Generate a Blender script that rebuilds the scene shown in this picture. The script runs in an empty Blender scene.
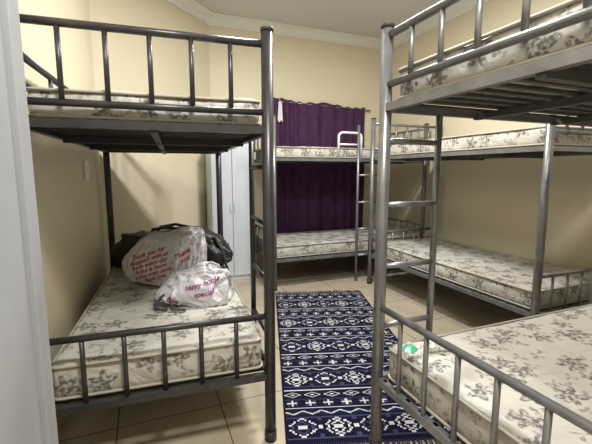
import bpy, bmesh, math, random
from mathutils import Vector, Matrix, noise
from mathutils.bvhtree import BVHTree
random.seed(4)
HC=1.236; YAW=math.radians(21.9); PITCH=math.radians(7.6)
def c2r(R,F,z=0):
    return Vector((math.sin(YAW)*F+math.cos(YAW)*R, math.cos(YAW)*F-math.sin(YAW)*R, z))

# ---------------- materials ----------------
def newmat(name):
    m=bpy.data.materials.new(name); m.use_nodes=True
    nt=m.node_tree; b=nt.nodes["Principled BSDF"]
    return m,nt,b
def N(nt,t,**kw):
    n=nt.nodes.new(t)
    for k,v in kw.items(): setattr(n,k,v)
    return n
def simple(name,col,rough=.5,metal=0,bump=0,bscale=30,var=0.08,vscale=6,dist=.02):
    m,nt,b=newmat(name)
    tc=N(nt,'ShaderNodeTexCoord')
    nz=N(nt,'ShaderNodeTexNoise'); nz.inputs['Scale'].default_value=vscale; nz.inputs['Detail'].default_value=4
    nt.links.new(tc.outputs['Object'],nz.inputs['Vector'])
    r=N(nt,'ShaderNodeValToRGB')
    r.color_ramp.elements[0].position=.3; r.color_ramp.elements[1].position=.7
    r.color_ramp.elements[0].color=[c*(1-var) for c in col]+[1]
    r.color_ramp.elements[1].color=[min(1,c*(1+var)) for c in col]+[1]
    nt.links.new(nz.outputs[0],r.inputs[0]); nt.links.new(r.outputs[0],b.inputs['Base Color'])
    b.inputs['Roughness'].default_value=rough; b.inputs['Metallic'].default_value=metal
    if bump:
        n2=N(nt,'ShaderNodeTexNoise'); n2.inputs['Scale'].default_value=bscale; n2.inputs['Detail'].default_value=5
        nt.links.new(tc.outputs['Object'],n2.inputs['Vector'])
        bp=N(nt,'ShaderNodeBump'); bp.inputs['Strength'].default_value=bump; bp.inputs['Distance'].default_value=dist
        nt.links.new(n2.outputs[0],bp.inputs['Height']); nt.links.new(bp.outputs[0],b.inputs['Normal'])
    return m
M_wall=simple('wall_paint',(.73,.665,.50),.5,bump=.04,bscale=60,var=.03,vscale=1.5)
M_ceil=simple('ceiling_paint',(.66,.66,.68),.8,var=.02,vscale=1)
M_corn=simple('cornice_plaster',(.82,.82,.81),.6,var=.02)
M_bronze=simple('steel_gunmetal',(.050,.047,.050),.34,.35,bump=.03,bscale=90,var=.2,vscale=12)
M_silver=simple('steel_silver_paint',(.215,.215,.22),.32,.5,bump=.03,bscale=90,var=.18,vscale=12)
M_slat=simple('slat_steel',(.030,.028,.026),.5,.3,var=.2)
M_slat2=simple('slat_steel_grey',(.085,.083,.078),.5,.3,var=.2)
M_white=simple('white_enamel_tube',(.75,.75,.75),.35,.1)
M_cab=simple('wardrobe_laminate',(.36,.375,.40),.4,var=.03)
M_lock=simple('locker_paint',(.62,.67,.74),.4,.1,var=.04)
M_dark=simple('dark_plastic',(.03,.03,.03),.5)
M_curt=simple('purple_curtain_cloth',(.058,.017,.068),.85,bump=.2,bscale=80,var=.3,vscale=9)
M_black=simple('black_nylon',(.010,.010,.012),.5,bump=.6,bscale=14,var=.3)
M_plas=simple('white_plastic_film',(.56,.55,.57),.25,bump=.7,bscale=22,var=.14,vscale=12)
M_red=simple('red_print',(.36,.012,.035),.4)
M_pink=simple('magenta_print',(.27,.02,.17),.4)
M_switch=simple('switch_plastic',(.88,.88,.86),.3)
M_green=simple('green_wrapper',(.05,.35,.16),.35)
M_fr=simple('fringe_yarn',(.020,.012,.05),.9)
M_towel=simple('white_cotton',(.75,.75,.77),.9,bump=.3,bscale=60)

def floral():
    m,nt,b=newmat('floral_mattress_fabric')
    L=nt.links.new
    uv=N(nt,'ShaderNodeUVMap'); 
    nz=N(nt,'ShaderNodeTexNoise'); nz.inputs['Scale'].default_value=14; nz.inputs['Detail'].default_value=3
    L(uv.outputs[0],nz.inputs['Vector'])
    def layer(scale,petn,r0,amp,dist,off,thr,spread):
        sc=N(nt,'ShaderNodeVectorMath',operation='SCALE'); sc.inputs['Scale'].default_value=scale
        L(uv.outputs[0],sc.inputs[0])
        ad=N(nt,'ShaderNodeVectorMath',operation='MULTIPLY_ADD'); 
        L(nz.outputs['Color'],ad.inputs[0]); ad.inputs[1].default_value=(dist,dist,0); L(sc.outputs[0],ad.inputs[2])
        a2=N(nt,'ShaderNodeVectorMath',operation='ADD'); a2.inputs[1].default_value=(off,off*.7,0); L(ad.outputs[0],a2.inputs[0])
        v=N(nt,'ShaderNodeTexVoronoi',voronoi_dimensions='2D'); v.inputs['Scale'].default_value=1; v.inputs['Randomness'].default_value=spread
        L(a2.outputs[0],v.inputs['Vector'])
        d=N(nt,'ShaderNodeVectorMath',operation='SUBTRACT'); L(a2.outputs[0],d.inputs[0]); L(v.outputs['Position'],d.inputs[1])
        s=N(nt,'ShaderNodeSeparateXYZ'); L(d.outputs[0],s.inputs[0])
        at=N(nt,'ShaderNodeMath',operation='ARCTAN2'); L(s.outputs['Y'],at.inputs[0]); L(s.outputs['X'],at.inputs[1])
        cs=N(nt,'ShaderNodeSeparateColor'); L(v.outputs['Color'],cs.inputs[0])
        rot=N(nt,'ShaderNodeMath',operation='MULTIPLY_ADD'); L(cs.outputs[0],rot.inputs[0]); rot.inputs[1].default_value=6.28; L(at.outputs[0],rot.inputs[2])
        mu=N(nt,'ShaderNodeMath',operation='MULTIPLY'); mu.inputs[1].default_value=petn; L(rot.outputs[0],mu.inputs[0])
        co=N(nt,'ShaderNodeMath',operation='COSINE'); L(mu.outputs[0],co.inputs[0])
        ed=N(nt,'ShaderNodeMath',operation='MULTIPLY_ADD'); L(co.outputs[0],ed.inputs[0]); ed.inputs[1].default_value=amp; ed.inputs[2].default_value=r0
        df=N(nt,'ShaderNodeMath',operation='SUBTRACT'); L(ed.outputs[0],df.inputs[0]); L(v.outputs['Distance'],df.inputs[1])
        ss=N(nt,'ShaderNodeMapRange',interpolation_type='SMOOTHSTEP'); ss.inputs[1].default_value=-.02; ss.inputs[2].default_value=.04; L(df.outputs[0],ss.inputs[0])
        gt=N(nt,'ShaderNodeMath',operation='GREATER_THAN'); gt.inputs[1].default_value=thr; L(cs.outputs[1],gt.inputs[0])
        o=N(nt,'ShaderNodeMath',operation='MULTIPLY'); L(ss.outputs[0],o.inputs[0]); L(gt.outputs[0],o.inputs[1])
        return o
    l1=layer(7.0,5,.29,.10,.16,0,.08,.8)
    l2=layer(13,3,.23,.17,.6,3.3,.28,1)
    n2=N(nt,'ShaderNodeTexNoise'); n2.inputs['Scale'].default_value=65; n2.inputs['Detail'].default_value=3; L(uv.outputs[0],n2.inputs['Vector'])
    mr=N(nt,'ShaderNodeMapRange'); mr.inputs[1].default_value=.37; mr.inputs[2].default_value=.56; L(n2.outputs[0],mr.inputs[0])
    h=N(nt,'ShaderNodeMath',operation='MULTIPLY'); h.inputs[1].default_value=.7; L(l2.outputs[0],h.inputs[0])
    mx=N(nt,'ShaderNodeMath',operation='MAXIMUM'); L(l1.outputs[0],mx.inputs[0]); L(h.outputs[0],mx.inputs[1])
    pr=N(nt,'ShaderNodeMath',operation='MULTIPLY'); L(mx.outputs[0],pr.inputs[0]); L(mr.outputs[0],pr.inputs[1])
    mix=N(nt,'ShaderNodeMix',data_type='RGBA')
    mix.inputs[6].default_value=(.52,.495,.445,1); mix.inputs[7].default_value=(.14,.125,.11,1)
    L(pr.outputs[0],mix.inputs[0]); L(mix.outputs[2],b.inputs['Base Color'])
    b.inputs['Roughness'].default_value=.45
    n3=N(nt,'ShaderNodeTexNoise'); n3.inputs['Scale'].default_value=5; n3.inputs['Detail'].default_value=6; n3.inputs['Distortion'].default_value=1.2
    L(uv.outputs[0],n3.inputs['Vector'])
    bp=N(nt,'ShaderNodeBump'); bp.inputs['Strength'].default_value=.6; bp.inputs['Distance'].default_value=.04
    L(n3.outputs[0],bp.inputs['Height']); L(bp.outputs[0],b.inputs['Normal'])
    return m
M_flor=floral()
M_pipe=simple('mattress_piping',(.40,.37,.30),.7)

def tiles():
    m,nt,b=newmat('floor_tiles')
    L=nt.links.new
    tc=N(nt,'ShaderNodeTexCoord'); br=N(nt,'ShaderNodeTexBrick')
    br.offset=0; br.squash=1
    br.inputs['Scale'].default_value=1; br.inputs['Brick Width'].default_value=.5; br.inputs['Row Height'].default_value=.5
    br.inputs['Mortar Size'].default_value=.003; br.inputs['Color1'].default_value=(.54,.465,.345,1); br.inputs['Color2'].default_value=(.58,.50,.375,1)
    br.inputs['Mortar'].default_value=(.13,.11,.08,1)
    mp=N(nt,'ShaderNodeMapping'); mp.inputs['Location'].default_value=(.18,.12,0)
    L(tc.outputs['Object'],mp.inputs[0]); L(mp.outputs[0],br.inputs['Vector'])
    nz=N(nt,'ShaderNodeTexNoise'); nz.inputs['Scale'].default_value=5; nz.inputs['Detail'].default_value=8; L(tc.outputs['Object'],nz.inputs['Vector'])
    mx=N(nt,'ShaderNodeMix',data_type='RGBA',blend_type='MULTIPLY'); mx.inputs[0].default_value=.35
    L(br.outputs[0],mx.inputs[6]); L(nz.outputs[0],mx.inputs[7]); L(mx.outputs[2],b.inputs['Base Color'])
    b.inputs['Roughness'].default_value=.12
    return m
M_tile=tiles()

# ---------------- mesh helpers ----------------
def obj(name,bm,mats,parent=None,smooth=False,loc=None):
    me=bpy.data.meshes.new(name); bm.normal_update(); bm.to_mesh(me); bm.free()
    for m in (mats if isinstance(mats,(list,tuple)) else [mats]): me.materials.append(m)
    if smooth:
        for p in me.polygons: p.use_smooth=True
    o=bpy.data.objects.new(name,me); bpy.context.collection.objects.link(o)
    if parent: o.parent=parent
    if loc is not None: o.location=loc
    return o
def empty(name,loc=(0,0,0),rz=0):
    e=bpy.data.objects.new(name,None); bpy.context.collection.objects.link(e); e.location=loc; e.rotation_euler=(0,0,rz); e.empty_display_size=.1
    return e
def box(bm,x0,x1,y0,y1,z0,z1,mi=0,bev=0):
    vs=[bm.verts.new((x,y,z)) for z in (z0,z1) for y in (y0,y1) for x in (x0,x1)]
    fs=[(0,2,3,1),(4,5,7,6),(0,1,5,4),(2,6,7,3),(0,4,6,2),(1,3,7,5)]
    out=[]
    for f in fs:
        q=bm.faces.new([vs[i] for i in f]); q.material_index=mi; out.append(q)
    if bev:
        es=list({e for f in out for e in f.edges})
        r=bmesh.ops.bevel(bm,geom=es,offset=bev,segments=2,affect='EDGES',profile=.5)
        for f in r['faces']: f.material_index=mi
def tube(bm,pts,r,seg=10,mi=0,closed=False):
    pts=[Vector(p) for p in pts]; n=len(pts); rings=[]
    prev=None
    for i,p in enumerate(pts):
        if closed: t=(pts[(i+1)%n]-pts[i-1]).normalized()
        elif i==0: t=(pts[1]-p).normalized()
        elif i==n-1: t=(p-pts[i-1]).normalized()
        else: t=((pts[i+1]-p).normalized()+(p-pts[i-1]).normalized()).normalized()
        if prev is None:
            a=Vector((0,0,1)) if abs(t.z)<.9 else Vector((1,0,0)); u=t.cross(a).normalized()
        else:
            u=(prev-t*prev.dot(t)).normalized()
        prev=u; w=t.cross(u)
        rings.append([bm.verts.new(p+(u*math.cos(2*math.pi*k/seg)+w*math.sin(2*math.pi*k/seg))*r) for k in range(seg)])
    m=n if closed else n-1
    for i in range(m):
        A=rings[i];B=rings[(i+1)%n]
        for k in range(seg):
            f=bm.faces.new((A[k],A[(k+1)%seg],B[(k+1)%seg],B[k])); f.smooth=True; f.material_index=mi
    if not closed:
        f=bm.faces.new(list(reversed(rings[0]))); f.material_index=mi
        f=bm.faces.new(rings[-1]); f.material_index=mi
def arch(a,b,top,rad=.05,k=6):
    a=Vector(a);b=Vector(b);d=(b-a);d.z=0;d.normalize();pts=[a]
    for i in range(k+1):
        t=i/k*math.pi/2; pts.append(Vector((a.x,a.y,top-rad))+d*rad*(1-math.cos(t))+Vector((0,0,rad*math.sin(t))))
    for i in range(k+1):
        t=math.pi/2-i/k*math.pi/2; pts.append(Vector((b.x,b.y,top-rad))-d*rad*(1-math.cos(t))+Vector((0,0,rad*math.sin(t))))
    pts.append(b); return pts

# ---------------- room shell ----------------
H=3.02
P=[(-.671,-1.3),(-.334,3.516),(.77,4.62),(3.25,4.62),(3.25,-1.3)]
names=['wall_left','wall_corner','wall_back','wall_right','wall_front']
def outward(i):
    a=Vector(P[i]);b=Vector(P[(i+1)%5]); d=(b-a).normalized(); return Vector((-d.y,d.x))
def offs(dist):
    res=[]
    for i in range(5):
        n0=outward(i-1);n1=outward(i); m=(n0+n1); m=m/(m.dot(n1))
        res.append(Vector(P[i])-m*dist)
    return res
O=offs(-.12)
for i,nm in enumerate(names):
    bm=bmesh.new(); a=P[i];b=P[(i+1)%5];c=O[(i+1)%5];d=O[i]
    lo=[bm.verts.new((q[0],q[1],0)) for q in (a,b,c,d)]; hi=[bm.verts.new((q[0],q[1],H)) for q in (a,b,c,d)]
    bm.faces.new(lo);bm.faces.new(hi[::-1])
    for k in range(4): bm.faces.new((lo[k],hi[k],hi[(k+1)%4],lo[(k+1)%4]))
    bmesh.ops.recalc_face_normals(bm,faces=bm.faces)
    obj(nm,bm,M_wall)
for nm,z0,z1,mt in (('floor',-.1,0,M_tile),('ceiling',H,H+.1,M_ceil)):
    bm=bmesh.new()
    lo=[bm.verts.new((q[0],q[1],z0)) for q in O]; hi=[bm.verts.new((q[0],q[1],z1)) for q in O]
    bm.faces.new(lo);bm.faces.new(hi[::-1])
    for k in range(5): bm.faces.new((lo[k],hi[k],hi[(k+1)%5],lo[(k+1)%5]))
    bmesh.ops.recalc_face_normals(bm,faces=bm.faces)
    obj(nm,bm,mt)
def sweep(name,prof,mat):
    bm=bmesh.new(); rings=[]
    for d,z in prof: rings.append([bm.verts.new((q[0],q[1],z)) for q in offs(d)])
    n=len(prof)
    for j in range(n):
        A=rings[j];B=rings[(j+1)%n]
        for i in range(5): bm.faces.new((A[i],A[(i+1)%5],B[(i+1)%5],B[i]))
    bmesh.ops.recalc_face_normals(bm,faces=bm.faces)
    obj(name,bm,mat)
e=.002
sweep('trim_1',[(e,H-.11),(.012,H-.11),(.014,H-.095),(.03,H-.088),(.04,H-.06),(.06,H-.035),(.085,H-.026),(.088,H-.012),(.10,H-.010),(.10,H-e),(e,H-e)],M_corn)
sweep('trim_2',[(e,.002),(.010,.002),(.010,.08),(e,.085)],M_tile)

# ---------------- mattress ----------------
def mattress(name,x0,x1,y0,y1,z0,z1,parent,seed=0):
    r=.035
    def ax(a,b,n):
        c=[a,a+r*.15,a+r*.45,a+r]; c+= [a+r+(b-a-2*r)*i/n for i in range(1,n)]; c+=[b-r,b-r*.45,b-r*.15,b]; return c
    X=ax(x0,x1,18);Y=ax(y0,y1,36);Z=ax(z0,z1,2)
    bm=bmesh.new(); uvl=bm.loops.layers.uv.new('UVMap'); cache={}
    def vert(x,y,z):
        k=(round(x,5),round(y,5),round(z,5))
        if k in cache: return cache[k]
        c=Vector((min(max(x,x0+r),x1-r),min(max(y,y0+r),y1-r),min(max(z,z0+r),z1-r)))
        p=Vector((x,y,z)); d=p-c
        if d.length>1e-6: p=c+d.normalized()*r
        nn=noise.noise(Vector((x*3+seed,y*3,z*3)))*.012+noise.noise(Vector((x*9+seed,y*9,7)))*.005
        if z>z1-.001: p.z+=nn-.004
        elif z>z0+.001:
            if abs(x-x0)<.001 or abs(x-x1)<.001: p.x+= (nn-.012)*(-1 if abs(x-x0)<.001 else 1)*.6
            if abs(y-y0)<.001 or abs(y-y1)<.001: p.y+= (nn-.012)*(-1 if abs(y-y0)<.001 else 1)*.6
        v=bm.verts.new(p); v_uv[v]=(x,y,z); cache[k]=v; return v
    v_uv={}
    def quad(pts,mode):
        f=bm.faces.new([vert(*p) for p in pts]); f.smooth=True
        for l in f.loops:
            x,y,z=v_uv[l.vert]
            if mode=='t': u=(x,y)
            elif mode=='y': u=(x,y+z*(1 if y<(y0+y1)/2 else -1))
            else: u=(x+z*(1 if x<(x0+x1)/2 else -1),y)
            l[uvl].uv=(u[0]+seed*1.37,u[1]+seed*.71)
    for i in range(len(X)-1):
        for j in range(len(Y)-1):
            quad([(X[i],Y[j],z1),(X[i+1],Y[j],z1),(X[i+1],Y[j+1],z1),(X[i],Y[j+1],z1)],'t')
            quad([(X[i],Y[j],z0),(X[i],Y[j+1],z0),(X[i+1],Y[j+1],z0),(X[i+1],Y[j],z0)],'t')
        for j in range(len(Z)-1):
            quad([(X[i],y0,Z[j]),(X[i+1],y0,Z[j]),(X[i+1],y0,Z[j+1]),(X[i],y0,Z[j+1])],'y')
            quad([(X[i],y1,Z[j]),(X[i],y1,Z[j+1]),(X[i+1],y1,Z[j+1]),(X[i+1],y1,Z[j])],'y')
    for i in range(len(Y)-1):
        for j in range(len(Z)-1):
            quad([(x0,Y[i],Z[j]),(x0,Y[i],Z[j+1]),(x0,Y[i+1],Z[j+1]),(x0,Y[i+1],Z[j])],'x')
            quad([(x1,Y[i],Z[j]),(x1,Y[i+1],Z[j]),(x1,Y[i+1],Z[j+1]),(x1,Y[i],Z[j+1])],'x')
    for zz in (z1-.012,z0+.012):
        q=.03; i=.004; pts=[]
        for cx,cy,a0 in ((x1-q-i,y1-q-i,0),(x0+q+i,y1-q-i,90),(x0+q+i,y0+q+i,180),(x1-q-i,y0+q+i,270)):
            for k in range(5):
                a=math.radians(a0+k*22.5); pts.append((cx+q*math.cos(a),cy+q*math.sin(a),zz))
        tube(bm,pts,.006,6,mi=1,closed=True)
    return obj(name,bm,[M_flor,M_pipe],parent)

# ---------------- bunk bed ----------------
def bunk(loc,rz,W,L,Hp,zl,zu,mt_l,mt_u,metal,slatm,near=None,far=None,left=None,right=None,ladder=None,pr=.025,seed=0,extra=None,fd=.032):
    root=empty('bunk_bed',loc,rz)
    bm=bmesh.new(); R=pr
    for x in (R,W-R):
        for y in (R,L-R):
            tube(bm,[(x,y,.012),(x,y,Hp-.012)],R,16)
            tube(bm,[(x,y,0.0),(x,y,.05)],R+.003,16,mi=1)
            tube(bm,[(x,y,Hp-.014),(x,y,Hp-.004),(x,y,Hp)],R+.002,16,mi=1)
    for zs in (zl,zu):
        for x in (R,W-R): box(bm,x-.014,x+.014,R,L-R,zs-fd,zs-.002)
        for y in (R,L-R): box(bm,R,W-R,y-.014,y+.014,zs-fd,zs-.002)
        for x in ([W/2] if W<1.2 else [W/3,2*W/3]): box(bm,x-.015,x+.015,R,L-R,zs-.04,zs-.014,mi=2)
        n=int(L/.075)
        for i in range(1,n):
            y=L*i/n; box(bm,R,W-R,y-.011,y+.011,zs-.012,zs-.002,mi=2)
        for y in (L*.33,L*.66): box(bm,R,W-R,y-.014,y+.014,zs-.045,zs-.013,mi=2)
    def side(cfg,A,B):
        A=Vector(A);B=Vector(B); n=cfg.get('n',4)
        a=A;b=B
        def bars(z0,z1):
            for i in range(n):
                p=a.lerp(b,(i+1)/(n+1)); tube(bm,[(p.x,p.y,z0),(p.x,p.y,z1)],.0095,8)
        if 'lower' in cfg:
            z=cfg['lower']; tube(bm,[(a.x,a.y,z),(b.x,b.y,z)],.0135,10); bars(zl-.02,z)
        if 'upper' in cfg:
            t,b0=cfg['upper']; 
            tube(bm,[(a.x,a.y,t),(b.x,b.y,t)],.0145,10); tube(bm,[(a.x,a.y,b0),(b.x,b.y,b0)],.0135,10); bars(b0,t)
    if near: side(near,(R,R,0),(W-R,R,0))
    if far: side(far,(R,L-R,0),(W-R,L-R,0))
    if left: side(left,(R,R,0),(R,L-R,0))
    if right: side(right,(W-R,R,0),(W-R,L-R,0))
    if extra: extra(bm)
    obj('frame',bm,[metal,M_dark,slatm,M_white],root)
    if ladder:
        bm=bmesh.new(); a,b,z0,z1,rz_=ladder
        a=Vector(a);b=Vector(b)
        for p in (a,b):
            tube(bm,[(p.x,p.y,z0),(p.x,p.y,z1)],.0145,12)
        for z in rz_: tube(bm,[(a.x,a.y,z),(b.x,b.y,z)],.0125,10)
        obj('ladder',bm,[metal],root)
    mattress('lower_mattress',.045,W-.045,.052,L-.052,zl,zl+mt_l,root,seed+1)
    mattress('upper_mattress',.045,W-.045,.052,L-.052,zu,zu+mt_u,root,seed+2)
    return root

# left bed
WL=.945
bed_l=bunk((-.4317,1.569,0),-math.radians(4.0),WL,1.90,1.81,.335,1.425,.155,.115,M_bronze,M_slat,
   near=dict(lower=.600,upper=(1.748,1.480),n=5),far=dict(lower=.605,upper=(1.748,1.480),n=5),
   left=dict(upper=(1.66,1.56),n=3),
   ladder=((WL+.002,.19,0),(WL+.002,.52,0),.30,1.43,(.45,.72,.99,1.26)),seed=0)
# near right bed
NX,NY=.88,1.321; L=1.95
bed_r=bunk((NX,NY-L,0),0,1.52,L,1.8,.355,1.505,.15,.13,M_silver,M_slat2,
   near=dict(lower=.66,upper=(1.76,1.57),n=7),
   left=dict(lower=.665,upper=(1.76,1.575),n=12),
   ladder=((.025,L-.025,0),(.30,L-.025,0),.40,1.50,(.58,.84,1.10,1.36)),seed=5)
# far right bed
bed_f=bunk((2.255,1.545,0),0,.93,1.95,1.8,.335,1.395,.14,.13,M_silver,M_slat2,
   near=dict(lower=.575,upper=(1.74,1.48),n=5),far=dict(lower=.575,upper=(1.74,1.48),n=5),pr=.025,seed=9)
# mid bed against the back wall
def midextra(bm):
    W=.88
    x=W-.025
    tube(bm,arch((x,.76,1.38),(x,1.04,1.38),1.655),.013,10,mi=3)
    tube(bm,[(x,.76,1.53),(x,1.04,1.53)],.011,8,mi=3)
bed_m=bunk((1.19,4.48,0),-math.pi/2,.88,1.95,1.8,.33,1.38,.14,.12,M_silver,M_slat2,
   near=dict(lower=.60,upper=(1.74,1.48),n=5),far=dict(lower=.60,upper=(1.74,1.48),n=5),
   ladder=((.865,1.0,0),(.865,.99+.34,0),.0,1.74,(.3,.6,.9,1.2)),seed=14,extra=midextra)

# ---------------- curtain ----------------
cur=empty('curtain',(0,0,0))
bm=bmesh.new(); X0,X1,Z0,Z1=1.50,2.86,.12,2.14
nx,nz=260,30; g=[]
for i in range(nx+1):
    col=[]
    x=X0+(X1-X0)*i/nx
    for j in range(nz+1):
        z=Z0+(Z1-Z0)*j/nz
        ph=x*40+math.sin(x*7)*1.8+.4*math.sin(z*3+x*4)
        amp=.028*(.65+.35*math.sin(x*11+2))
        y=4.560+amp*math.sin(ph)-.004*math.sin(z*6+x*9)
        top=(j>=nz-1)
        col.append(bm.verts.new((x,y,z+(.012*math.sin(ph)-.03*(x-X0)+.012*math.sin(x*9))*top)))
    g.append(col)
for i in range(nx):
    for j in range(nz):
        f=bm.faces.new((g[i][j],g[i+1][j],g[i+1][j+1],g[i][j+1])); f.smooth=True
obj('cloth',bm,M_curt,cur)
bm=bmesh.new(); tube(bm,[(1.42,4.572,2.115),(2.95,4.572,2.075)],.009,10)
for x,z in ((1.44,2.115),(2.93,2.075)): tube(bm,[(x,4.572,z),(x,4.618,z)],.008,8)
obj('rod',bm,M_silver,cur)
tw=empty('tie_anchor',(1.60,4.508,1.86)); tw.parent=cur
bm=bmesh.new(); rows=[]
for i in range(13):
    r_=[]
    for j in range(13):
        u=i/12-.5; v=j/12
        wd=.07*(1-.35*v)
        r_.append((u*2*wd*.5, .006*math.sin(u*14)+.004*noise.noise(Vector((u*5,v*5,1))), v*.235+.012*math.sin(u*9)*(1-v)))
    rows.append(r_)
for yy in (0,-.008):
    vv=[[bm.verts.new((q[0],q[1]+yy,q[2])) for q in r_] for r_ in rows]
    for i in range(12):
        for j in range(12):
            f=bm.faces.new((vv[i][j],vv[i+1][j],vv[i+1][j+1],vv[i][j+1])); f.smooth=True
tube(bm,[(0,-.004,.225),(0,.01,.272),(0,.060,.276),(0,.072,.25)],.004,6)
obj('hanging_cloth',bm,M_towel,tw)

# ---------------- small locker at back ----------------
lk=empty('steel_locker',(.665,4.13,0))
bm=bmesh.new(); w,d,h=.47,.36,1.55
box(bm,0,w,0.02,d,.0,h,bev=.004)
box(bm,.008,w/2-.003,0,.019,.06,h-.02,bev=.003); box(bm,w/2+.003,w-.008,0,.019,.06,h-.02,bev=.003)
for k in range(5):
    for xx in (.05,w/2+.05): box(bm,xx,xx+.12,-.004,0,h-.15-k*.03,h-.14-k*.03)
box(bm,w/2-.03,w/2-.018,-.018,0,.8,.9); box(bm,w/2+.018,w/2+.03,-.018,0,.8,.9)
obj('body',bm,M_lock,lk)

# ---------------- wardrobe at left edge ----------------
ward=empty('wardrobe',(-.226,1.0,0),-math.radians(4.0))
bm=bmesh.new(); D=.258; Lw=1.1; Hw=2.1
box(bm,-D,-.02,-Lw,0,0,Hw,bev=.003)
for k in range(2):
    y1=-.004-k*Lw/2; y0=y1-Lw/2+.006
    for (a,b,c,dd) in ((y0,y0+.05,.05,Hw-.02),(y1-.06,y1,.05,Hw-.02),(y0,y1,.05,.12),(y0,y1,Hw-.10,Hw-.02),(y0,y1,.50,.56)):
        box(bm,-.0195,0,a,b,c,dd,bev=.002)
    box(bm,-.0195,-.012,y0+.05,y1-.06,.12,.50); box(bm,-.0195,-.012,y0+.05,y1-.06,.56,Hw-.10)
tube(bm,[(.0,-Lw/2+.03,1.0),(.03,-Lw/2+.03,1.01),(.03,-Lw/2+.03,1.14),(0,-Lw/2+.03,1.15)],.006,8)
obj('body',bm,M_cab,ward)

# ---------------- light switch on left wall ----------------
dirL=Vector((P[1][0]-P[0][0],P[1][1]-P[0][1],0)).normalized()
sp=Vector((P[0][0],P[0][1],0))+dirL*((2.95+1.3)/dirL.y)
sw=empty('light_switch',(sp.x,sp.y,1.25),math.atan2(-dirL.x,dirL.y))
bm=bmesh.new(); box(bm,.001,.014,-.05,.05,-.065,.065,bev=.003); box(bm,.014,.020,-.013,.013,-.025,.025,bev=.002)
obj('plate',bm,M_switch,sw)

# ---------------- rug ----------------
RW,RL=.88,2.15
def rugcol(s0,t0):
    NAVY=(.007,.007,.021); WH=(.50,.50,.52); BL=(.010,.011,.036); MB=(.04,.043,.09)
    if s0<.012 or s0>RW-.012: return NAVY
    if t0<.02 or t0>RL-.02: return NAVY
    s=s0*.8; t=t0*.8; RWs=RW*.8
    P_=.34; u=t%P_; k=int(t/P_)
    def tri(x,p): x=(x/p)%1; return abs(x-.5)*2
    if u<.007: return WH
    if u<.030: return NAVY
    if u<.036: return MB
    if u<.150:
        cy=.093; p=RWs/5; si=s%p
        dx=abs(si-p/2)/(p/2); dy=abs(u-cy)/.056
        dx=int(dx*8)/8+.06; dy=int(dy*6)/6+.06
        dd=dx+dy
        if dd<.28: return WH
        if dd<.5: return NAVY
        if dd<.64: return WH if (k+int(s/p))%2 else MB
        if dd<.90: return NAVY
        if dd<1.03: return WH
        if dx>.85 and dy>.7 : return MB
        return NAVY
    if u<.156: return MB
    if u<.170: return NAVY
    if u<.198:
        z=tri(s,RWs/9)*.022+.173
        return WH if abs(u-z)<.0036 else BL
    if u<.212: return NAVY
    if u<.217: return WH
    if u<.225: return NAVY
    if u<.272:
        p=RWs/9; a=abs((s%p)-p/2); b=abs(u-.248)
        if (a<.0045 and b<.02) or (b<.0045 and a<.022) : return WH
        if abs(a-.016)<.005 and abs(b-.014)<.005: return MB
        return NAVY
    if u<.277: return MB
    if u<.287: return NAVY
    if u<.330:
        p=RWs/8; a=abs((s%p)-p/2)/(p/2); b=abs(u-.308)/.021
        if a+b<.30: return WH
        if .72<a+b<.92: return WH
        return NAVY
    return NAVY
rc=Vector((1.279,2.345)); ra=math.atan2(.30,.95)
rug=empty('patterned_rug',(rc.x,rc.y,0),-ra)
bm=bmesh.new(); cl=bm.loops.layers.float_color.new('pattern')
nx,ny=176,430; g=[]
def rz(s,t): return .007+.0012*noise.noise(Vector((s*4,t*4,0)))
for i in range(nx+1):
    g.append([bm.verts.new((-RW/2+RW*i/nx,-RL/2+RL*j/ny,rz(RW*i/nx,RL*j/ny))) for j in range(ny+1)])
for i in range(nx):
    for j in range(ny):
        f=bm.faces.new((g[i][j],g[i+1][j],g[i+1][j+1],g[i][j+1])); c=rugcol(RW*(i+.5)/nx,RL*(j+.5)/ny)
        for l in f.loops: l[cl]=(*c,1)
border=[g[i][0] for i in range(nx+1)]+[g[nx][j] for j in range(1,ny+1)]+[g[i][ny] for i in range(nx-1,-1,-1)]+[g[0][j] for j in range(ny-1,0,-1)]
low=[bm.verts.new((v.co.x,v.co.y,.001)) for v in border]
for i in range(len(border)):
    k=(i+1)%len(border); f=bm.faces.new((border[i],low[i],low[k],border[k]))
    for l in f.loops: l[cl]=(.012,.013,.045,1)
m,nt,b=newmat('rug_weave'); at=N(nt,'ShaderNodeAttribute'); at.attribute_name='pattern'
nt.links.new(at.outputs['Color'],b.inputs['Base Color']); b.inputs['Roughness'].default_value=1; b.inputs['Specular IOR Level'].default_value=.1
tc=N(nt,'ShaderNodeTexCoord'); wv=N(nt,'ShaderNodeTexNoise'); wv.inputs['Scale'].default_value=250; nt.links.new(tc.outputs['Object'],wv.inputs[0])
bp=N(nt,'ShaderNodeBump'); bp.inputs['Strength'].default_value=.4; bp.inputs['Distance'].default_value=.003
nt.links.new(wv.outputs[0],bp.inputs['Height']); nt.links.new(bp.outputs[0],b.inputs['Normal'])
obj('weave',bm,m,rug)
bm=bmesh.new()
for sgn in (-1,1):
    for i in range(75):
        x=-RW/2+RW*(i+.5)/75; y=sgn*RL/2; j=random.uniform(-.012,.012)
        tube(bm,[(x,y-sgn*.004,.006),(x+j*.5,y+sgn*.03,.005),(x+j,y+sgn*random.uniform(.05,.065),.004)],.0034,5)
obj('fringe',bm,M_fr,rug)

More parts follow.
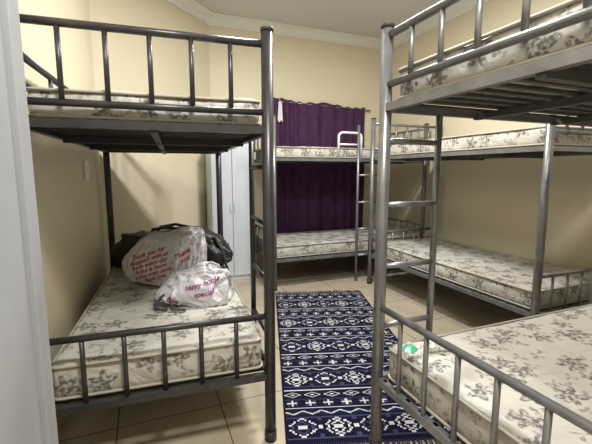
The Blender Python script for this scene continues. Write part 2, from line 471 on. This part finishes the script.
# ---------------- bags on left bed ----------------
ZT=.335+.155
def blob(dims,seed,ex=.75,sub=6,amp=.05,flat=.35,top=None,freq=1.0,wr=1.0):
    bm=bmesh.new(); bmesh.ops.create_icosphere(bm,subdivisions=sub,radius=1)
    for v in bm.verts:
        d=v.co.normalized()
        p=Vector([math.copysign(abs(c)**ex,c) for c in d])
        def rid(f,o): return 1-abs(noise.noise(Vector((d.x*f,d.y*f,d.z*f*.55))+Vector((o,seed,o)))*2.2)
        nn=noise.noise(d*1.7*freq+Vector((seed,0,0)))*1.5
        nn+=wr*(rid(2.6*freq,0)*.9+rid(5.5*freq,3)*.45+rid(11*freq,7)*.18-.9)
        p*=1+amp*nn
        if p.z<-flat: p.z=-flat+ (p.z+flat)*.03
        if top: p=top(p)
        v.co=Vector((p.x*dims[0],p.y*dims[1],(p.z+flat+.03)*dims[2]))
    for f in bm.faces: f.smooth=True
    return bm
def text_on(body_bm,txt,size,cx,cz,rot,mat,parent,name):
    bvh=BVHTree.FromBMesh(body_bm)
    cu=bpy.data.curves.new('t','FONT'); cu.body=txt; cu.size=size; cu.align_x='CENTER'; cu.align_y='CENTER'; cu.resolution_u=3; cu.offset=.0007; cu.shear=.35; cu.space_line=.85
    o=bpy.data.objects.new('t',cu); bpy.context.collection.objects.link(o)
    dg=bpy.context.evaluated_depsgraph_get(); me=bpy.data.meshes.new_from_object(o.evaluated_get(dg))
    bpy.data.objects.remove(o)
    bm=bmesh.new(); bm.from_mesh(me)
    bmesh.ops.triangulate(bm,faces=bm.faces)
    for _ in range(3):
        es=[e for e in bm.edges if e.calc_length()>.008]
        if es: bmesh.ops.subdivide_edges(bm,edges=es,cuts=1); bmesh.ops.triangulate(bm,faces=bm.faces)
    kill=[]
    for v in bm.verts:
        x=v.co.x*math.cos(rot)-v.co.y*math.sin(rot)+cx; z=v.co.x*math.sin(rot)+v.co.y*math.cos(rot)+cz
        hit,nrm,i,dd=bvh.ray_cast(Vector((x,-2,z)),Vector((0,1,0)))
        if hit is None or nrm.y>-.25: kill.append(v)
        else: v.co=hit+nrm*.003
    bmesh.ops.delete(bm,geom=kill,context='VERTS')
    return obj(name,bm,mat,parent)
# black duffel
p=c2r(-.97,2.90,ZT)
duf=empty('black_duffel_bag',p,-YAW-.05)
def tp(q): return Vector((q.x,q.y,q.z*(1-.2*q.x*q.x+.12*math.sin(q.x*5))))
bm=blob((.46,.17,.19),2.2,ex=.7,amp=.09,flat=.6,top=tp,wr=.8); obj('body',bm,M_black,duf)
bm=bmesh.new()
for s in (-1,1):
    tube(bm,[(-.16,s*.05,.24),(-.12,s*.07,.31),(0,s*.08,.33),(.12,s*.07,.31),(.16,s*.05,.24)],.012,8)
tube(bm,[(.30,-.02,.25),(.36,-.06,.24),(.42,-.10,.15),(.45,-.12,.05),(.47,-.14,.012)],.010,8)
obj('handles',bm,M_black,duf)
# large printed plastic bag
p=c2r(-.885,2.50,ZT)
bag=empty('plastic_shopping_bag',p,-YAW)
def t1(q):
    k=max(0,q.z)
    return Vector((q.x*(1-.06*k)+.22*k, q.y*(1-.6*k), q.z*(1+.20*q.x)+.05*math.sin(q.x*7)*k))
bm=blob((.25,.13,.20),5.1,ex=.5,amp=.085,flat=.75,top=t1,freq=1.1)
text_on(bm,"Thank you for\nshopping with us\nfresh every day\nfruits & more\ncome again soon\nthank you",.038,-.06,.14,.30,M_red,bag,'print')
text_on(bm,"Thank\nyou",.045,.15,.20,.55,M_red,bag,'print_2')
obj('film',bm,M_plas,bag)
bm=bmesh.new()
for s in (-1,1):
    tube(bm,[(.06,s*.03,.27),(.09,s*.045,.335),(.14,s*.05,.365),(.19,s*.04,.36),(.21,s*.03,.29)],.010,8)
obj('handles',bm,M_plas,bag)
# smaller bag in front
p=c2r(-.585,2.13,ZT)
bag2=empty('plastic_shopping_bag',p,-YAW+.1)
def t2(q):
    k=max(0,q.z)
    return Vector((q.x*(1-.1*k)+.15*k,q.y*(1-.4*k),q.z*(1+.22*q.x)*(1-.2*q.x*q.x)+.08*math.sin(q.x*6+1)*k))
bm=blob((.20,.14,.125),8.7,ex=.65,amp=.13,flat=.6,top=t2,freq=1.1)
text_on(bm,"happy home",.038,.05,.13,.25,M_pink,bag2,'print')
text_on(bm,"special",.04,.06,.08,.2,M_pink,bag2,'print_2')
text_on(bm,"sale",.045,-.11,.05,-.2,M_pink,bag2,'print_3')
obj('film',bm,M_plas,bag2)
bm=bmesh.new()
tube(bm,[(.02,.0,.160),(.04,.01,.20),(.09,.01,.22),(.13,0,.205),(.14,0,.165)],.009,8)
obj('handles',bm,M_plas,bag2)
bm=bmesh.new()
tube(bm,[(-.13,-.07,.09),(-.17,-.10,.06),(-.21,-.12,.02),(-.19,-.16,.010),(-.13,-.17,.010)],.008,8)
tube(bm,[(-.10,-.09,.10),(-.12,-.14,.06),(-.10,-.17,.012),(-.03,-.19,.010)],.007,8)
obj('straps',bm,M_dark,bag2)

# small wrapper on near right mattress
wr=empty('snack_wrapper',(1.0,1.2,.355+.15+.001),.5)
bm=bmesh.new(); n=12; gg=[]
for i in range(n+1):
    gg.append([])
    for j in range(n+1):
        a=i/n-.5;b_=j/n-.5
        gg[-1].append((a*.09,b_*.06,.013*math.cos(a*math.pi)*math.cos(b_*math.pi)+.002*noise.noise(Vector((i*.7,j*.7,0)))+.001))
for top in (1,-1):
    vv=[[bm.verts.new((q[0],q[1],q[2] if top==1 else .0)) for q in r_] for r_ in gg]
    for i in range(n):
        for j in range(n):
            f=bm.faces.new((vv[i][j],vv[i+1][j],vv[i+1][j+1],vv[i][j+1])); f.material_index=0 if i<7 else 1; f.smooth=True
bmesh.ops.remove_doubles(bm,verts=bm.verts,dist=.0005)
obj('film',bm,[M_green,M_plas],wr)

# ---------------- ceiling light fixtures ----------------
def lamp(name,x,y,power,lx,ly,col=(1,.98,.94)):
    r=empty(name,(x,y,H-.001))
    bm=bmesh.new(); box(bm,-lx/2-.02,lx/2+.02,-ly/2-.02,ly/2+.02,-.045,0,bev=.008)
    obj('housing',bm,M_white,r)
    ld=bpy.data.lights.new(name+'_emitter','AREA'); ld.shape='RECTANGLE'; ld.size=lx; ld.size_y=ly; ld.energy=power; ld.color=col
    o=bpy.data.objects.new('emitter',ld); bpy.context.collection.objects.link(o); o.parent=r; o.location=(0,0,-.06)
lamp('ceiling_light',.35,.25,50,.35,.35)
lamp('ceiling_light',1.35,2.35,62,.5,.2)

w=bpy.data.worlds.new('World'); bpy.context.scene.world=w; w.use_nodes=True
w.node_tree.nodes['Background'].inputs[0].default_value=(.6,.65,.75,1); w.node_tree.nodes['Background'].inputs[1].default_value=.3

# ---------------- camera ----------------
cd=bpy.data.cameras.new('camera'); cd.sensor_width=36; cd.lens=375/592*36; cd.clip_start=.02
cam=bpy.data.objects.new('camera',cd); bpy.context.collection.objects.link(cam)
cam.location=(0,0,HC); cam.rotation_euler=(math.pi/2-PITCH,0,-YAW)
bpy.context.scene.camera=cam
bpy.context.scene.view_settings.view_transform='Standard'
bpy.context.scene.view_settings.exposure=.55
